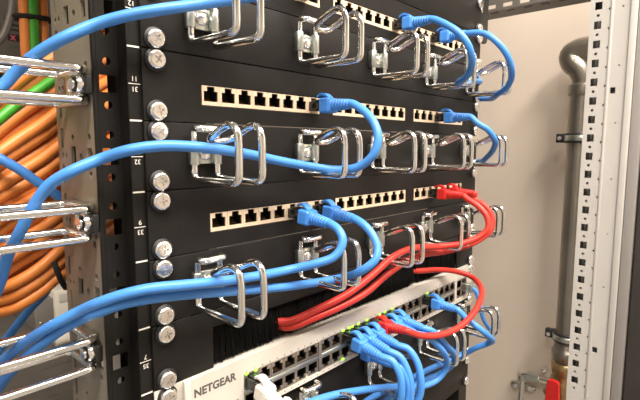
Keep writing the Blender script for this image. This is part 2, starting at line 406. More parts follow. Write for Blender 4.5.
patch_panel(-2, 'black patch panel at the very top with two blue plugs on its right half')
ring_panel(-1, 'black cable manager with five wire rings, topmost ring row in view')
patch_panel(0, 'black patch panel with one blue plug mid-row and one near its right end')
ring_panel(1, 'black cable manager with five wire rings between the two full patch panels')
patch_panel(2, 'black patch panel with two blue plugs and two red plugs', 4.4)
ring_panel(3, 'black cable manager with wire rings right above the brush strip')
ring_panel(6, 'black cable manager with wire rings below the white switch')
for k, lab in ((7, 'plain black blanking plate right below the lowest ring row'), (8, 'plain black blanking plate at the very bottom of the panel stack')):
    t = thing('blank_panel', (241, 0, -U*(k+1)+.3), lab, 'blanking plate')
    g = G(); g.bbox((0, 0, -U*(k+1)+.35), (482.6, 2, -U*k-.35), .6); part('faceplate', g, 'black', t); screws(t, -U*k)
# brush strip
zt = -4*U
t = thing('brush_panel', (241, 0, -5*U+.3), 'black brush strip panel with hanging bristles above the white switch', 'brush panel')
g = G(); g.bbox((0, 0, zt-U+.35), (47, 2, zt-.35), .5); part('ear_plate', g, 'black', t)
g = G(); g.bbox((435.5, 0, zt-U+.35), (482.6, 2, zt-.35), .5); part('ear_plate', g, 'black', t)
g = G(); g.bbox((46, 0, zt-13.5), (436.5, 2, zt-.35), .5); part('top_rail', g, 'black', t)
g = G(); g.box((46, 26, zt-U+1), (436, 28, zt-1)); part('backing', g, 'socket', t)
g = G()
for i in range(5500):
    x = 47.5+388*random.random(); y0 = 4+5*random.random(); zt0 = zt-11; ln = random.gauss(32.0, .5)
    dx = random.gauss(0, .9); dy = -random.random()*3.2
    for xe, ze in ((117, -3), (330, -4)):
        if abs(x-xe) < 9: dx += (x-xe)*.5; ln -= 5*random.random()
    r = .28; p0 = (x, y0, zt0); p1 = (x+dx*.3, y0+dy*.35, zt0-ln*.55); p2 = (x+dx, y0+dy, zt0-ln)
    vs = [(p[0]+q*rr, p[1]+s*rr, p[2]) for p, rr in ((p0, r), (p1, r), (p2, r*.6)) for q, s in ((-1, -.6), (1, -.6), (0, 1))]
    g.add(vs, [(0,1,4,3),(1,2,5,4),(2,0,3,5),(3,4,7,6),(4,5,8,7),(5,3,6,8)])
b = part('bristles', g, 'bristle', t); b['kind'] = 'stuff'
screws(t, zt)
# ================================================================ white network switch
zt = -5*U; SY = -4.0; ZT = zt+.2; ZB = -268.0
sw = thing('network_switch', (241, 0, ZB), 'white 48 port network switch with green lights below the brush strip', 'network switch')
H = [(NX0+j*89.1+3*NW, -249.6, 6*NW+.4, 28.6, 'r') for j in range(4)]+[(444.5, -249.6, 30, 26, 'r')]
g = G(); g.perf(20, 464, ZB, ZT, 1.5, H, lambda u, v, w: (u, SY+w, v)); part('front_bezel', g, 'white', sw, True, .35)
g = G(); g.bbox((21, -2.6, ZT-1.6), (463, 205, ZT-.05), .3); part('top_cover', g, 'white', sw)
g = G(); g.box((21, -2.5, ZB), (463, 205, ZB+1.5)); g.box((21, -2.5, ZB), (22.5, 205, ZT-1)); g.box((461.5, -2.5, ZB), (463, 205, ZT-1)); g.box((21, 203, ZB), (463, 205, ZT-1)); part('chassis', g, 'white', sw)
g = G(); g.box((60, 12.5, ZB+2), (461, 14, ZT-2)); part('port_backing', g, 'socket', sw)
g = G(); g.bbox((19.5, SY-1.6, ZB), (24.5, SY+1, ZT), 1.2, 3); part('corner_pillar', g, 'white', sw)
for a, b in ((0, 21.5), (462.5, 482.6)):
    g = G(); g.bbox((a, 0, ZB+1), (b, 2, ZT-.2), .8); part('mounting_ear', g, 'white', sw)
for j in range(4):
    for i in range(6):
        x = NX0+j*89.1+(i+.5)*NW
        add_port(NT, sw, Vector((x, SY+.4, -241.5))-ORG[sw.name]); add_port(NB, sw, Vector((x, SY+.4, -257.9))-ORG[sw.name])
    g = G(); g.bbox((NX0+j*89.1, SY-.3, -251.2), (NX0+j*89.1+6*NW, SY+3, -248.2), .4); part('divider_bar', g, 'zinc', sw)
    if j: g = G(); g.bbox((NX0+j*89.1-3.4, SY-.3, -264), (NX0+j*89.1-.2, SY+2, -235.2), .3); part('port_divider', g, 'shield', sw)
# fibre module cages on the right
for j in range(2):
    for z in (-256, -243.2):
        x = 430.5+j*14.6
        g = G(); g.perf(x, x+13.6, z-6, z+6, 1, [(x+6.8, z, 11.6, 9.4, 'r')], lambda u, v, w: (u, SY+.6+w, v)); part('module_cage', g, 'shield', sw, True)
# small dots along both rims
gd = G(); gd.lathe([(.1, .12), (.55, .12), (.6, 0)], lambda x, y, h: (x, -h, y), 8); DOT = gd.mesh('rim_dot', 'lettering')
for i in range(46):
    for z in (-233.6, -265.9): put('rim_dot', DOT, sw, Vector((74+i*8.1, SY, z))-ORG[sw.name])
gl = G(); gl.bbox((-1.3, -.5, -.9), (1.3, .6, .9), .3); LED = gl.mesh('status_light', 'led')
for c, s, z in ((0, -1, -235.2), (0, 1, -235.4), (8, -1, -235.2), (8, 1, -235.2), (9, -1, -235.2), (9, 1, -235.2), (10, 1, -235.2), (12, -1, -235.2), (12, 1, -235.2), (13, 1, -235.2), (8, -1, -263.6), (18, 1, -235.2)):
    x = NX0+(c//6)*89.1+(c % 6+.5)*NW+s*4.7
    put('status_light', LED, sw, Vector((x, SY-.3, z))-ORG[sw.name])
put('lettering', text_mesh('NETGEAR', 8.3, 'lettering', .06, .30), sw, Vector((45.2, SY-.05, -233.4))-ORG[sw.name], FACE)
g = G(); g.bbox((59, SY-.6, -259), (66, SY+.4, -252), .5); part('small_button', g, 'shield', sw)
screws(sw, zt)
# ================================================================ cable rings on the rack side
g = G()
for s in (-1, 1):
    g.sweep(fillet([(s*HX, -4, -19), (s*HX, -62, -19), (s*HX, -62, 19), (s*HX, -4, 19)], 6, 6), 2.5, 16, True)
RING2 = g.mesh('wire', 'chrome')
g = G()
for s in (-1, 1): g.bbox((s*HX-2.6, -6.2, -16), (s*HX+2.6, -.8, 21), .8)
g.bbox((-HX, -3.4, -12), (HX, -.6, 12), .5)
CLIP2 = g.mesh('clip', 'zinc')
MR = Matrix(((0, 1, 0), (0, 0, 1), (1, 0, 0)))      # ring x->Z, y->X, z->Y
for z, lab in ((-23.5, 'zinc wire cable ring on the rack side post, uppermost of three'), (-107.5, 'zinc wire cable ring on the rack side post, middle of three'), (-193, 'zinc wire cable ring on the rack side post, lowest of three')):
    t = thing('cable_ring', (PX, 41 if z < -150 else 36, z), lab, 'cable ring', 'rings on the rack side post')
    r = put('wire', RING2, t, (0, 0, 0), MR); put('clip', CLIP2, t, (0, 0, 0), MR); put('bolt', BOLT, t, (0, 0, 0), MR)
    g = G(); g.lathe([(6.2, 0), (6.4, .6), (6.4, 3.4), (6.0, 4)], lambda x, y, h: (-4.2-h, x-14, y), 6)
    g.sweep([(-4, -14, 0), (-10, -14, 0)], 3.4, 14); put('clamp_screw', g.mesh('clamp_screw', 'screw'), t)
    g = G(); g.bbox((-4, -21.5, -5.5), (-.2, -9, 5.5), .6); put('clamp_block', g.mesh('clamp_block', 'washer'), t)
# ================================================================ plugs and patch cables
def boot_mesh(m):
    g = G()
    # rectangular body
    prof = [(-12.2, 6.6, 5.7), (-12.8, 6.9, 6.1), (-21.0, 6.7, 6.0), (-23.0, 5.7, 5.3)]
    def ring(y, a, b, rr=1.6, n=4):
        o = []
        for sx, sz, t0 in ((1, 1, 0), (-1, 1, 90), (-1, -1, 180), (1, -1, 270)):
            for k in range(n):
                t = math.radians(t0+90*k/(n-1)); o.append((sx*(a-rr)+rr*math.cos(t), y, sz*(b-rr)+rr*math.sin(t)))
        return o
    R = [ring(y, a, b) for y, a, b in prof]; n = len(R[0])
    vs = [p for r in R for p in r]
    g.add(vs, [(i*n+k, (i+1)*n+k, (i+1)*n+(k+1) % n, i*n+(k+1) % n) for i in range(len(R)-1) for k in range(n)]+[tuple(range(n)), tuple(range(len(vs)-1, len(vs)-n-1, -1))], False)
    # ribbed strain relief
    pts, rad = [], []
    for k in range(7):
        y = -21.5-k*2.7; r = 5.5-.24*k
        pts += [(0, y, 0), (0, y-1.7, 0), (0, y-1.8, 0), (0, y-2.8, 0)]; rad += [r, r, r-.9, r-.9]
    g.sweep(pts, rad, 14)
    # latch guard arching towards the panel
    A = [(0, -19.5, 5.6), (0, -15.5, 8.6), (0, -11, 9.6), (0, -6.5, 7.6)]
    c = catmull(A, 4); ht = 1.0
    vs = [];
    for p in c: vs += [(-3.2, p.y, p.z-ht), (3.2, p.y, p.z-ht), (3.2, p.y, p.z+ht), (-3.2, p.y, p.z+ht)]
    L = len(c)
    g.add(vs, [(i*4+k, i*4+(k+1) % 4, i*4+4+(k+1) % 4, i*4+4+k) for i in range(L-1) for k in range(4)]+[(3,2,1,0), (L*4-4, L*4-3, L*4-2, L*4-1)])
    return g.mesh('boot', m, True)
BOOT = dict(blue=boot_mesh('blueboot'), red=boot_mesh('redboot'), whitecab=boot_mesh('whitecab'))
g = G(); g.bbox((-5.8, -13.0, -4.0), (5.8, 6.0, 4.0), .5); g.bbox((-2.9, -12, 3.6), (2.9, 2, 5.4), .3); PLUG = g.mesh('plug', 'plug')
CABLE_R = 3.35
def plug_end(t, pos, color, tilt=0.0, yaw=0.0):
    rot = Matrix.Rotation(tilt, 3, 'X') @ Matrix.Rotation(yaw, 3, 'Z')
    rel = Vector(pos)-ORG[t.name]
    p = put('plug', PLUG, t, rel); put('boot', BOOT[color], t, rel, rot)
    return [tuple(Vector(pos)+rot @ Vector((0, -y, 0))) for y in (37, 42)]
def patch_cable(label, color, pts, plug=None, tilt=0, yaw=0, r=CABLE_R, group='patch cables'):
    t = thing('patch_cable', plug or pts[0], label, 'cable', '%s patch cables' % ('white' if color == 'whitecab' else color))
    P = list(pts)
    if plug: P = plug_end(t, plug, color, tilt, yaw)+P
    g = G(); g.sweep(catmull(P, 8), r, 14); part('cord', g, color, t); return t
def PB(i): return (portx(i), .3, -26.2)
def PD(i): return (portx(i, 4.4), .3, -2*U-26.2)
def PZ(i): return (portx(i), .3, 2*U-26.2)
def PN(c, bottom=False): return (NX0+(c//6)*89.1+(c % 6+.5)*NW, SY+.4, -257.0 if bottom else -242.4)
# 1 top blue cable
patch_cable('blue patch cable sweeping across the top left corner of the rack', 'blue',
  [(portx(6), -58, 58), (portx(4), -58, 46), at(285, -7, Y=-40), at(250, -3, Y=-31), at(205, 3.5, Y=-26), at(165, 9, Y=-22), at(130, 15, Y=-12), at(97, 24, Y=0), at(66, 37, X=-41), at(40, 52, X=-51), at(20, 68, X=-58), at(4, 85, X=-65),
   at(-14, 104, X=-74), (-92, 20, -80), (-125, 30, -160), (-140, 60, -420), (-140, 60, -1446)], PZ(6))
# 2
patch_cable('blue patch cable from mid upper patch panel, out left through the middle side ring', 'blue',
  [at(364, 111, X=155), at(374, 123, X=154), at(378, 138, X=152), at(373, 155, X=149), at(358, 167, X=146), at(337, 170, X=139), at(310, 166.5, Y=-27), at(280, 161, Y=-24), at(250, 154.5, Y=-24), at(220, 149.5, Y=-25), at(190, 146.5, Y=-24), at(160, 146, Y=-21), at(130, 150, Y=-13), at(101, 159, Y=1), at(72, 171, X=-42), at(50, 184.5, X=-51), at(35, 204, X=-57), at(20, 232, X=-63), at(8, 255, X=-66), at(1, 280, X=-67),
   at(-10, 310, X=-72), (-90, 20, -190), (-128, 40, -290), (-150, 60, -600), (-150, 60, -1446)], PB(7))
# 3, 4
patch_cable('blue patch cable from the leftmost blue plug of the lower patch panel', 'blue',
  [at(338.5, 230, X=129), at(342.5, 239, X=128), at(340.5, 249, X=125), at(333, 257.5, X=120), at(318, 263, X=112), at(290, 269.5, Y=-27), at(260, 275.5, Y=-27), at(220, 281.5, Y=-27), at(180, 285.5, Y=-25), at(148, 289, Y=-19), at(122, 295, Y=-10), at(97, 303.5, Y=2), at(80, 311, X=-38), at(55, 324, X=-48), at(27, 341, X=-57), at(8, 356, X=-63), at(-8, 372, X=-67),
   (-90, 30, -240), (-128, 50, -360), (-130, 70, -600), (-130, 70, -1446)], PD(5), .12)
patch_cable('blue patch cable from the second blue plug of the lower patch panel', 'blue',
  [at(364, 225, X=159.5), at(372.5, 235, X=159.5), at(377.5, 248, X=158), at(375, 260, X=153), at(362, 270.5, X=147), at(340, 278, Y=-29), at(300, 285, Y=-24), at(260, 289, Y=-22), at(220, 292, Y=-22), at(180, 295, Y=-20), at(150, 298.5, Y=-15), at(122, 304, Y=-6), at(98, 312.5, Y=5), at(78, 321, X=-36), at(60, 331, X=-44), at(45, 342, X=-50), at(27, 356, X=-56), at(11, 372, X=-60), at(0, 386, X=-62),
   at(-12, 402, X=-68), (-92, 40, -280), (-118, 60, -400), (-120, 80, -1446)], PD(7), .10)
# upper right pair
patch_cable('blue patch cable from the left blue plug of the topmost patch panel', 'blue',
  [at(446, 24.5, X=278), at(460, 34, X=280), at(469, 47, X=284), at(472, 62, X=292), at(467, 76, X=306), at(459, 82, X=322), at(460, 84.5, X=352), at(469, 84, Y=-11), at(479, 81, Y=-8), (494, 8, 26), (506, 60, 10), (505, 300, -200), (505, 330, -1446)], PZ(14))
patch_cable('blue patch cable from the right blue plug of the topmost patch panel', 'blue',
  [at(484, 33.5, X=357), at(498, 43, X=360), at(508, 57, X=367), at(512, 73, X=379), at(508, 86, X=398), at(498, 94, X=424), (462, -28, 2), (486, -12, 4), (497, 10, 6), (497, 60, 0), (496, 300, -150), (496, 340, -1446)], PZ(18))
patch_cable('blue patch cable near the right end of the upper patch panel', 'blue',
  [at(478, 123.5, X=371), at(488, 130, X=377), at(495, 141, X=389), at(493, 150, X=408), at(485, 159, X=438), (470, -14, -79), (490, -3, -80), (499, 20, -82), (499, 80, -90), (500, 300, -300), (500, 320, -1446)], PB(19))
# reds
patch_cable('upper red patch cable from the lower patch panel into the brush strip', 'red',
  [at(466, 198, X=359), at(478, 206, X=360), at(487, 217, X=360), at(488, 228, X=357), at(479, 237, X=350), at(462, 243.5, X=336), at(440, 246.5, Y=-36), at(424, 247, Y=-33), at(410, 249, Y=-31), at(393, 257, Y=-29), at(373, 274.5, Y=-25), at(349, 293, Y=-19), at(316, 310, Y=-10), at(288, 321.5, Y=-1), (113, 11, -207), (108, 25, -209)], PD(18))
patch_cable('lower red patch cable from the lower patch panel into the brush strip', 'red',
  [at(474, 198, X=390), at(485, 206, X=391), at(492, 217, X=391), at(491, 229, X=386), at(482, 238, X=375), at(466, 246, X=352), at(445, 251.5, Y=-33), at(424, 254.5, Y=-26), at(407, 261, Y=-23), at(386.5, 275, Y=-21), at(366, 292.5, Y=-20), at(342, 306, Y=-16), at(314, 318, Y=-9), at(290, 327, Y=-1), (115, 11, -212), (110, 25, -214)], PD(20))
patch_cable('red patch cable from the white switch looping up into the brush strip', 'red',
  [at(420, 335.5, Y=-52), at(440, 335, Y=-60), at(458, 328, Y=-66), at(472, 315, Y=-68), at(481, 298, Y=-62), at(480.5, 286, Y=-50), at(471, 276.5, Y=-32), at(456, 271.5, Y=-17), at(437, 269.8, Y=-6), at(418, 271, Y=3), (318, 20, -206), (305, 25.5, -207)], PN(11), -.10)
# blues from the switch
patch_cable('blue patch cable in the top row of the switch, leftmost blue plug', 'blue', [at(392, 361, X=199), at(400, 375, X=200), at(401.5, 393, X=200), at(398, 412, X=199), (190, -70, -330), (150, -60, -420), (140, -30, -1446)], PN(8), .18)
patch_cable('blue patch cable in the top row of the switch, second blue plug from left', 'blue', [at(400, 357, X=214), at(408, 372, X=215), at(411, 388, X=215), at(409, 408, X=213), (200, -62, -330), (165, -50, -420), (155, -25, -1446)], PN(9), .18)
patch_cable('blue patch cable in the top row of the switch, third blue plug from left', 'blue', [at(408, 349, X=228), at(417, 362, X=229), at(421, 380, X=228), at(419, 398, X=227), (215, -50, -330), (180, -40, -420), (170, -20, -1446)], PN(10), .15)
patch_cable('blue patch cable in the bottom row of the switch below the leftmost blue plug', 'blue', [at(400, 367, X=212), at(407, 381, X=213), at(406, 402, X=212), (195, -48, -330), (170, -40, -420), (150, -15, -1446)], PN(9, True), .12)
patch_cable('blue patch cable from the switch just right of the red plug, looping back left', 'blue',
  [at(426, 336, Y=-52), at(438, 346, Y=-56), at(446, 357, Y=-56), at(446, 368, Y=-52), at(438, 379, Y=-46), at(424, 386, Y=-40), at(405, 386.5, Y=-37), at(385, 387.5, Y=-34), at(360, 390.5, Y=-33), at(335, 395, Y=-32), at(315, 401, Y=-31), at(270, 420, Y=-30), (30, -24, -300), (-20, -10, -312), (-90, 20, -350), (-110, 40, -450), (-110, 60, -1446)], PN(12), .10)
patch_cable('blue patch cable from the switch, second to the right of the red plug', 'blue',
  [at(432, 331, Y=-52), at(446, 345, Y=-54), at(454, 355, Y=-50), at(453, 364, Y=-44), at(442, 372.5, Y=-36), at(425, 380, Y=-32), at(408, 388, Y=-28), (190, -24, -325), (180, -20, -430), (180, -14, -1446)], PN(13), .06)
patch_cable('blue patch cable from the lone plug at the right end of the switch', 'blue',
  [at(466, 318, X=349), at(480, 329, X=354), at(488.5, 336, X=366), at(492.5, 340.5, X=382), at(488, 343.5, X=398), at(477, 347.5, X=398), at(460, 356, Y=-28), at(441, 364, Y=-28), at(422, 373, Y=-28), at(404, 382, Y=-24), at(385, 391, Y=-20), at(366, 402, Y=-18), (120, -16, -330), (110, -14, -430), (110, -10, -1446)], PN(18), .05)
t = patch_cable('thin blue patch cable at the far right end of the white switch', 'blue',
  [(452, -12, -249), (452, -20, -252), at(483, 318, Y=-30), at(491, 334, Y=-30), at(487, 343, Y=-22), at(470, 350, Y=-18), at(450, 359, Y=-16), at(432, 368, Y=-14), at(412, 379, Y=-13), (215, -12, -318), (200, -10, -345), (196, -8, -430), (196, -8, -1446)], r=2.7)
g = G(); g.bbox((446, -17, -255), (458, -2, -244), 1); part('connector', g, 'zinc', t)
patch_cable('white patch cable in the first port of the switch beside the lettering', 'whitecab', [at(286, 401, X=80), at(296, 416, X=81), (82, -60, -330), (70, -40, -420), (60, -20, -1446)], PN(0), .22)
# ================================================================ inside the rack, seen past the side plate
patch_cable('blue cable running behind the perforated side post across the orange cables', 'blue',
  [(-190, 200, -1446), (-190, 190, -300), (-165, 170, -70), (-120, 140, -20), at(-14, 150, Y=110), at(0, 158.5, Y=103), at(20, 170, Y=100), at(40, 184, Y=98), at(58, 196, Y=96), at(72, 206, Y=96), (20, 110, -140), (30, 180, -160), (40, 300, -165)], r=3.4)
patch_cable('blue cable hanging below the orange cables at lower left', 'blue',
  [(40, 320, -120), at(48, 288, Y=185), at(32, 307, Y=170), at(18, 324, Y=160), at(6, 340, Y=150), at(-6, 360, Y=140), (-70, 150, -330), (-75, 170, -1446)], r=3.4)
OL = 'orange cable in the fanned bundle seen left of the perforated side post'
def slack_cable(name, label, m, pts, r, group=None, cat='cable'):
    P = catmull(pts, 6); g = G(); g.sweep(P, r, 10); return solo(name, g, m, tuple(pts[0]), label, cat, group)
n = 20
for i in range(n):
    f = i/(n-1); yl = 96+f*212; yr = 46+f*222; j = random.uniform(-1.6, 1.6); Y = 118+random.uniform(-2.5, 2.5)+3*math.sin(i*2.1)
    sag = 4*math.sin(f*3)+random.uniform(-1, 1)
    if f > .85: pts = [at(-10, yl+6, Y=Y-6), at(12, yl-1+j, Y=Y), at(40, yl*.42+yr*.58+6+j, Y=Y+3), at(66, yr+j, Y=Y+8), at(100, yr-22, Y=Y+40), at(150, yr-50, Y=Y+100)]
    else: pts = [at(-30, yl+22, Y=Y-14), at(-4, yl+3, Y=Y-4), at(20, yl*.66+yr*.34+sag+j, Y=Y), at(44, yl*.33+yr*.67+sag+j, Y=Y+4), at(68, yr+j, Y=Y+10), at(100, yr-20, Y=Y+40), at(150, yr-48, Y=Y+100)]
    if i == 2:
        slack_cable('network_cable', 'green cable among the orange cables left of the side post', 'green', pts, 3.9)
    else: slack_cable('network_cable', OL, 'orange', pts, 4.5, 'orange cables beside the side post')
for i in range(13):   # second layer filling the bundle behind
    f = i/12; yl = 92+f*205; yr = 46+f*205; Y = 138+random.uniform(-4, 4)
    slack_cable('network_cable', OL, 'orange', [at(-24, yl+22, Y=Y-10), at(8, yl, Y=Y), at(40, (yl+yr)/2-6, Y=Y+3), at(70, yr-6, Y=Y+8), at(120, yr-34, Y=Y+60)], 4.25, 'orange cables beside the side post')
# cable end roll at lower left of the bundle, tie band
g = G(); g.sweep(catmull([at(54, 262, Y=106), at(57, 270, Y=105), at(61, 280, Y=108), at(66, 288, Y=114)], 5), 2.2, 8)
solo('cable_tie', g, 'velcro', at(57, 270, Y=105), 'black tie strap around the lower orange cables', 'cable tie')
# vertical orange bundle in the dark upper left
VY = 420
for x, m, r, lab in ((24.5, 'orange', 6.2, None), (29.5, 'orange', 5.4, None), (33, 'green', 6.6, 'green cable hanging upright in the dark behind the orange fan'), (39, 'orange', 6.4, None), (43.5, 'orange', 5.6, None)):
    p = at(x, 20, Y=VY+random.uniform(-6, 6)); pts = [(p[0], p[1], 515), (p[0]+2, p[1], 300), p, (p[0]+2, p[1]+4, 40), (p[0]+30, p[1]+30, -20), (p[0]+120, p[1]+60, -60)]
    slack_cable('network_cable', lab or 'orange cable hanging upright in the dark behind the orange fan', m, pts, r, None if lab else 'upright orange cables')
p = at(34, 18.5, Y=VY); g = G(); g.sweep([(p[0]+22*math.cos(t*.3142), p[1]+10*math.sin(t*.3142), p[2]+1*math.cos(t*.3142)) for t in range(20)], 3.2, 8, True)
solo('cable_tie', g, 'velcro', p, 'black strap around the upright orange and green cables', 'cable tie')
t = thing('added_light_blocker', (231, 20, 186), 'dark box added above the panels to block light, out of view', 'light blocker')  # unseen box added to keep lamp light off the rear of the rack
g = G(); g.bbox((-4, 36, 186), (455, 392, 360), 2); part('chassis', g, 'darkdev', t)  # body of the added light blocker, unseen
g = G(); g.bbox((22, 6, 190), (458, 36, 356), 2); part('front_face', g, 'black', t)
# rear device with label
p = at(14, 38, Y=640)
t = thing('rear_device', (p[0], 640, p[2]-80), 'dim grey device with a black and red label in the dark upper left', 'device')
g = G(); g.bbox((p[0]-60, 630, p[2]-60), (p[0]+70, 696, p[2]+220), 2); part('case', g, 'shadecase', t)
q = at(16, 38, Y=629); g = G(); g.box((q[0]-12, 628.6, q[2]-5), (q[0]+13, 630, q[2]+5)); part('label_strip', g, 'socket', t)
q = at(13, 38, Y=628); put('label_mark', text_mesh('X', 10, 'label', .2, .4), t, Vector((q[0], 628.3, q[2]))-ORG[t.name], FACE)
q = at(16, 47.5, Y=629); put('label_text', text_mesh('AUX IT 38', 4.5, 'lettering', .2), t, Vector((q[0], 629.6, q[2]))-ORG[t.name], FACE)
for k in range(3):
    q = at(15, 20+k*5, Y=629); g = G(); g.box((q[0]-16, 629, q[2]-1.2), (q[0]+30, 630.4, q[2]+1.2)); part('vent_slot', g, 'socket', t)
# grey bent duct at the far left
g = G(); g.sweep(catmull([at(12, -20, Y=520), at(12, 5, Y=520), at(9, 20, Y=520), at(4, 34, Y=520), at(-4, 45, Y=520)], 6), 5, 10)
solo('flexible_conduit', g, 'greybox', at(12, 5, Y=520), 'thin grey bent conduit in the dark at the upper left edge', 'conduit')
# shelf, case and boxes low inside
SZ = -330
t = thing('equipment_shelf', (150, 330, SZ), 'grey brown metal shelf inside the rack behind the lowest side ring', 'shelf')
g = G(); g.perf(-20, 455, 130, 640, 2, [(48, 337, 40, 2.6, 'r'), (30, 262, 30, 2.6, 'r')], lambda u, v, w: (u, v, SZ-w)); part('shelf_plate', g, 'shelf', t, True)
g = G(); g.bbox((-22, 130, SZ-16), (-20, 640, SZ+6), .4); part('shelf_rim', g, 'shelf', t)
for y in (76.2, 638):
    for x in (-24, 455): pass
a = at(34, 302, Y=470); b = at(54, 302, Y=470)
t = thing('power_supply', (a[0]+20, 500, SZ), 'grey metal case on the shelf behind the orange cables', 'device')
g = G(); g.bbox((a[0], 470, SZ+.2), (b[0], 600, a[2]), 1.5); part('case', g, 'greybox', t)
g = G(); g.bbox((a[0]+5, 468.5, SZ+10), (a[0]+8, 470.5, SZ+14), .6); g.bbox((b[0]-8, 468.5, SZ+10), (b[0]-5, 470.5, SZ+14), .6); part('cover_screw', g, 'screw', t)
a = at(54.5, 292, Y=462); b = at(78, 292, Y=462)
t = thing('white_adapter', ((a[0]+b[0])/2, 475, SZ), 'white plastic box standing behind the perforated side post', 'box')
g = G(); g.bbox((a[0], 462, SZ+.2), (b[0]+10, 510, a[2]), 2); part('body', g, 'whitebox', t)
g = G(); g.bbox((a[0]+6, 461, a[2]-18), (b[0], 463, a[2]-5), .5); part('lid', g, 'frame', t)
g = G(); p = at(58, 340, Z=SZ+9); q = at(68, 342, Z=SZ+9); g.lathe([(.1, 0), (8, 0), (8.4, 1), (8.4, 24), (5, 28), (.1, 28)], lambda x, y, h: (p[0]-4+h, p[1]+x, SZ+9+y), 16)
solo('white_connector', g, 'whitebox', p, 'small white round connector lying on the shelf', 'connector')
# closed black rear door of the rack and an unseen roof added to darken the inside
g = G(); g.bbox((-24, 700, RZ0), (484, 708, 560), 2); part('rear_cover', g, 'darkdev', rack)
g = G(); g.bbox((-24, 14, 560), (484, 708, 566), 2); part('top_cover', g, 'darkdev', rack)  # unseen roof added to darken the inside
# black mounting plate top right, behind the rail
t = thing('mounting_plate', (420, 8, 84), 'black mounting plate with a rounded corner at the upper right of the rack', 'plate')
g = G(); P = [(300, 190), (300, 88), (508, 82)]+[(508+8*math.sin(a*.3927), 90-8*math.cos(a*.3927)) for a in range(5)]+[(516, 190)]
g.prism(P, lambda u, v, w: (u, w, v), 5.0, 8.0); part('plate', g, 'washer', t, True, .4)
q = at(460, 15, Y=4.5); g = G(); g.lathe([(6.4, 0), (6.6, .8), (5.5, 1.2), (5.3, .6), (.1, .5)], lambda x, y, h: (q[0]+x, 5-h, q[2]+y), 20); part('rivet', g, 'blackrail', t)
for z in (100, 122):
    g = G(); g.lathe([(3.4, 0), (3.4, 3), (2.4, 4.2), (.1, 4.4)], lambda x, y, h, z=z: (487+x, 5-h, z+y), 10); part('bolt', g, 'screw', t)
# cage nuts and bolts showing past the right rail
gn = G(); gn.bbox((-2.5, -4, -4.5), (3.5, 4, 4.5), .6); gn.sweep([(3, 0, 0), (8.5, 0, 0)], 2.6, 10); gn.sweep([(8.5, 0, 0), (10, 0, 0)], [3.4, 2.2], 8); NUT = gn.mesh('cage_nut', 'screw')
for z in (20, 44, -23, -42, -98, -106, -228, -236, -292, -322, -335, -345): put('cage_nut', NUT, rack, Vector((484, 9, z))-ORG[rack.name], Matrix.Rotation(random.uniform(-.5, .5), 3, 'X'))
# ================================================================ light grey cabinet frame on the right
fr = thing('open_cabinet', (600, -120, RZ0), 'light grey perforated cabinet frame post and top beam right of the rack', 'cabinet frame')
FX = 590
holes = []
for k in range(22):
    z = 127.5-25*k
    holes += [(-114.5, z, 8.6, 10, 'r'), (-114.5, z-12.5, 3.8, 3.8, 'c'), (-127.6, z-6, 2.2, 3.4, 'c')]
g = G(); g.perf(-129.3, -104.8, -420, 330, 1.8, holes, lambda u, v, w: (FX+w, u, v)); part('perforated_strip', g, 'frame', fr, True)
g = G(); g.bbox((FX-1.5, -132.5, -420), (FX+20, -129.2, 330), .8); part('ridge', g, 'frame', fr)
g = G(); g.perf(-152, -132.5, -420, 330, 1.8, [(-137.5, 113-4*25+2, 6, 8, 'r'), (-137.5, -345, 6, 8, 'r')]+[(-143, 122-75*k, 2.2, 2.2, 'c') for k in range(6)], lambda u, v, w: (FX+w, u, v)); part('face_strip', g, 'frame', fr, True)
g = G(); g.bbox((FX-3, -160, -420), (FX+30, -151.6, 330), 1.2); part('edge_bead', g, 'frame', fr)
g = G(); g.bbox((FX-1, -172.5, -420), (FX+30, -160.5, 330), 1.0); part('shaded_edge_return', g, 'frame_shade', fr)  # edge return of the post, its shade painted into the colour
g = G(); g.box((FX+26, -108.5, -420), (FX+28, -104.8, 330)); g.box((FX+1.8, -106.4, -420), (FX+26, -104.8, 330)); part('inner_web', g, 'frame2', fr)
g = G(); g.box((FX+27, -172, -420), (FX+29, -108.5, 330)); part('back_web', g, 'frame', fr)
g = G(); g.box((FX, -165, RZ0), (FX+30, -105, -420)); part('post', g, 'frame', fr)
g = G(); g.box((FX, -165, 330), (FX+30, -105, 560)); part('post', g, 'frame', fr)
g = G(); g.box((FX, 760, RZ0), (FX+40, 820, 560)); part('post', g, 'frame', fr)
BZ = 147.0
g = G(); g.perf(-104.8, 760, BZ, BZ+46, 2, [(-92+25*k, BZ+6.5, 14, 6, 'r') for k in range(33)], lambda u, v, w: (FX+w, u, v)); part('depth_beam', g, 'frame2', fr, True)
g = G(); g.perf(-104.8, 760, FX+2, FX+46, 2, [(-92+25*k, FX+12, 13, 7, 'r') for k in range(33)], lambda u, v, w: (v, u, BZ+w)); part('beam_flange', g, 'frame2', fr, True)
g = G(); g.bbox((FX+6, -260, RZ0), (FX+30, -174, 560), 2); solo('cabinet_door_edge', g, 'darkdev', (FX+38, -200, RZ0), 'dark cabinet door edge at the right border of the picture', 'door edge')
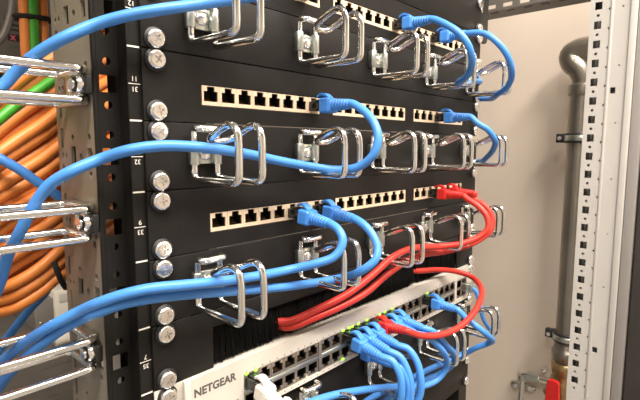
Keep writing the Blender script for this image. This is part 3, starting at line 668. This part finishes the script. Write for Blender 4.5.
# ================================================================ pipework on the right wall
WX = 1100; PXc = 1030; PY = 6.0; PR = 25.0
pipe = thing('steel_pipe', (PXc, PY, RZ0), 'vertical steel pipe with an elbow on the beige wall', 'pipe')
Zt = 118
g = G(); g.cyl((PXc, PY, -540), (PXc, PY, 72), PR, 28); part('pipe', g, 'steelpipe', pipe)
g = G(); g.lathe([(PR-3, -14), (PR+3, -13), (PR+4, -8), (PR+4, 8), (PR+3, 12), (PR-3, 13)], lambda x, y, h: (PXc+x, PY+y, 66+h), 28); part('collar', g, 'steelpipe', pipe)
el = catmull([(PXc, PY, 70), (PXc, PY+2, 92), (PXc, PY+10, 112), (PXc, PY+24, 128), (PXc, PY+27, 143), (PXc, PY+14, 152), (PXc, PY-10, 154), (PXc, PY-60, 153)], 4)
g = G(); g.sweep(el, [PR-5+5*min(1, i/10) for i in range(len(el))], 28); part('elbow', g, 'steelpipe', pipe)
g = G(); g.cyl((PXc, PY-60, 153), (PXc, -700, 153), PR, 28); part('branch', g, 'steelpipe', pipe)
g = G(); g.lathe([(PR-2, -560), (PR+3, -558), (PR+3, -548), (PR+6, -546), (PR+6, -532), (PR+2, -530), (PR+2, -520), (PR-1, -516)], lambda x, y, h: (PXc+x, PY+y, h), 28); part('union_nut', g, 'steelpipe', pipe)
g = G(); g.cyl((PXc, PY, RZ0), (PXc, PY, -690), PR, 24); part('lower_pipe', g, 'steelpipe', pipe)
def clampy(z, label):
    t = thing('pipe_clamp', (WX, PY, z), label, 'pipe clamp')
    g = G(); g.lathe([(PR+.2, -11), (PR+4.5, -11), (PR+5.5, -10), (PR+5.5, 10), (PR+4.5, 11), (PR+.2, 11)], lambda x, y, h: (PXc+x, PY+y, z+h), 28); part('band', g, 'clamp', t)
    g = G(); g.lathe([(PR+5.2, -6), (PR+6.6, -5.5), (PR+6.6, 5.5), (PR+5.2, 6)], lambda x, y, h: (PXc+x, PY+y, z+h), 28); part('steel_strap', g, 'zinc', t)
    for s in (1, -1):
        y0, y1 = sorted((PY+s*(PR+4), PY+s*(PR+22)))
        g = G(); g.bbox((PXc-8, y0, z-10), (PXc+8, y1, z+10), 1.5); part('lug', g, 'clamp', t)
        g = G(); g.cyl((PXc-14, PY+s*(PR+13), z), (PXc+12, PY+s*(PR+13), z), 5, 6); part('clamp_bolt', g, 'screw', t)
    g = G(); g.cyl((PXc+PR+2, PY, z), (WX, PY, z), 5, 10); part('stud', g, 'screw', t)
clampy(-40, 'black pipe clamp halfway up the steel pipe')
clampy(-500, 'black pipe clamp low on the steel pipe above the brass valve')
va = thing('ball_valve', (PXc, PY, -690), 'brass ball valve with a red lever under the steel pipe', 'valve')
g = G(); g.lathe([(PR-4, -690), (PR+5, -688), (PR+5, -668), (PR-1, -664), (PR+6, -645), (PR+9, -625), (PR+6, -605), (PR-1, -590), (PR+6, -586), (PR+6, -566), (PR, -560)], lambda x, y, h: (PXc+x, PY+y, h), 8); part('body', g, 'brass', va)
g = G(); g.cyl((PXc, PY, -625), (PXc-52, PY+24, -625), 9, 12); part('stem', g, 'brass', va)
q = at(553.5, 380, X=PXc-50); lx, ly, lz = q
g = G(); P = [(-14, -92), (14, -92), (15, -40), (13, 2), (8, 8), (-8, 8), (-13, 2), (-15, -40)]
g.prism(P, lambda u, v, w: (lx+w, ly-u, lz-8+v), -5, 5); part('lever', g, 'redlever', va, True, 2.0)
# small branch pipe left of the valve
sp = thing('small_pipe', (1075, 118, RZ0), 'thin chrome pipe with an elbow and wall flange left of the red lever', 'pipe')
X1 = 1068
g = G(); A = at(548, 381, X=X1); B = at(523, 374, X=X1)
E_ = [(X1, A[1]-60, B[2]), (X1, B[1]-6, B[2])]+[(X1, B[1]-6+8*math.sin(a*math.pi/8), B[2]-8+8*math.cos(a*math.pi/8)) for a in range(1, 5)]+[(X1, B[1]+2, RZ0)]
g.sweep(E_, 7.5, 14); part('tube', g, 'chrome', sp)
g = G(); g.sweep([(X1, B[1]-40, B[2]), (X1, B[1]-12, B[2])], [12, 12], 16); g.sweep([(X1, B[1]+2, B[2]-16), (X1, B[1]+2, B[2]-2)], [11, 12], 16); part('elbow_fitting', g, 'zinc', sp)
for px_, py_ in ((516, 385), (531, 388), (545, 369), (547, 380)):
    q = at(px_, py_, X=1092); g = G(); g.sweep([(1100, q[1], q[2]), (1084, q[1], q[2])], [8, 6.5], 10); part('anchor_bolt', g, 'screw', sp)
g = G(); q = at(523, 386, X=1092); g.bbox((1086, q[1]-30, q[2]-6), (1100, q[1]+30, q[2]+6), 2); part('wall_bracket', g, 'zinc', sp)
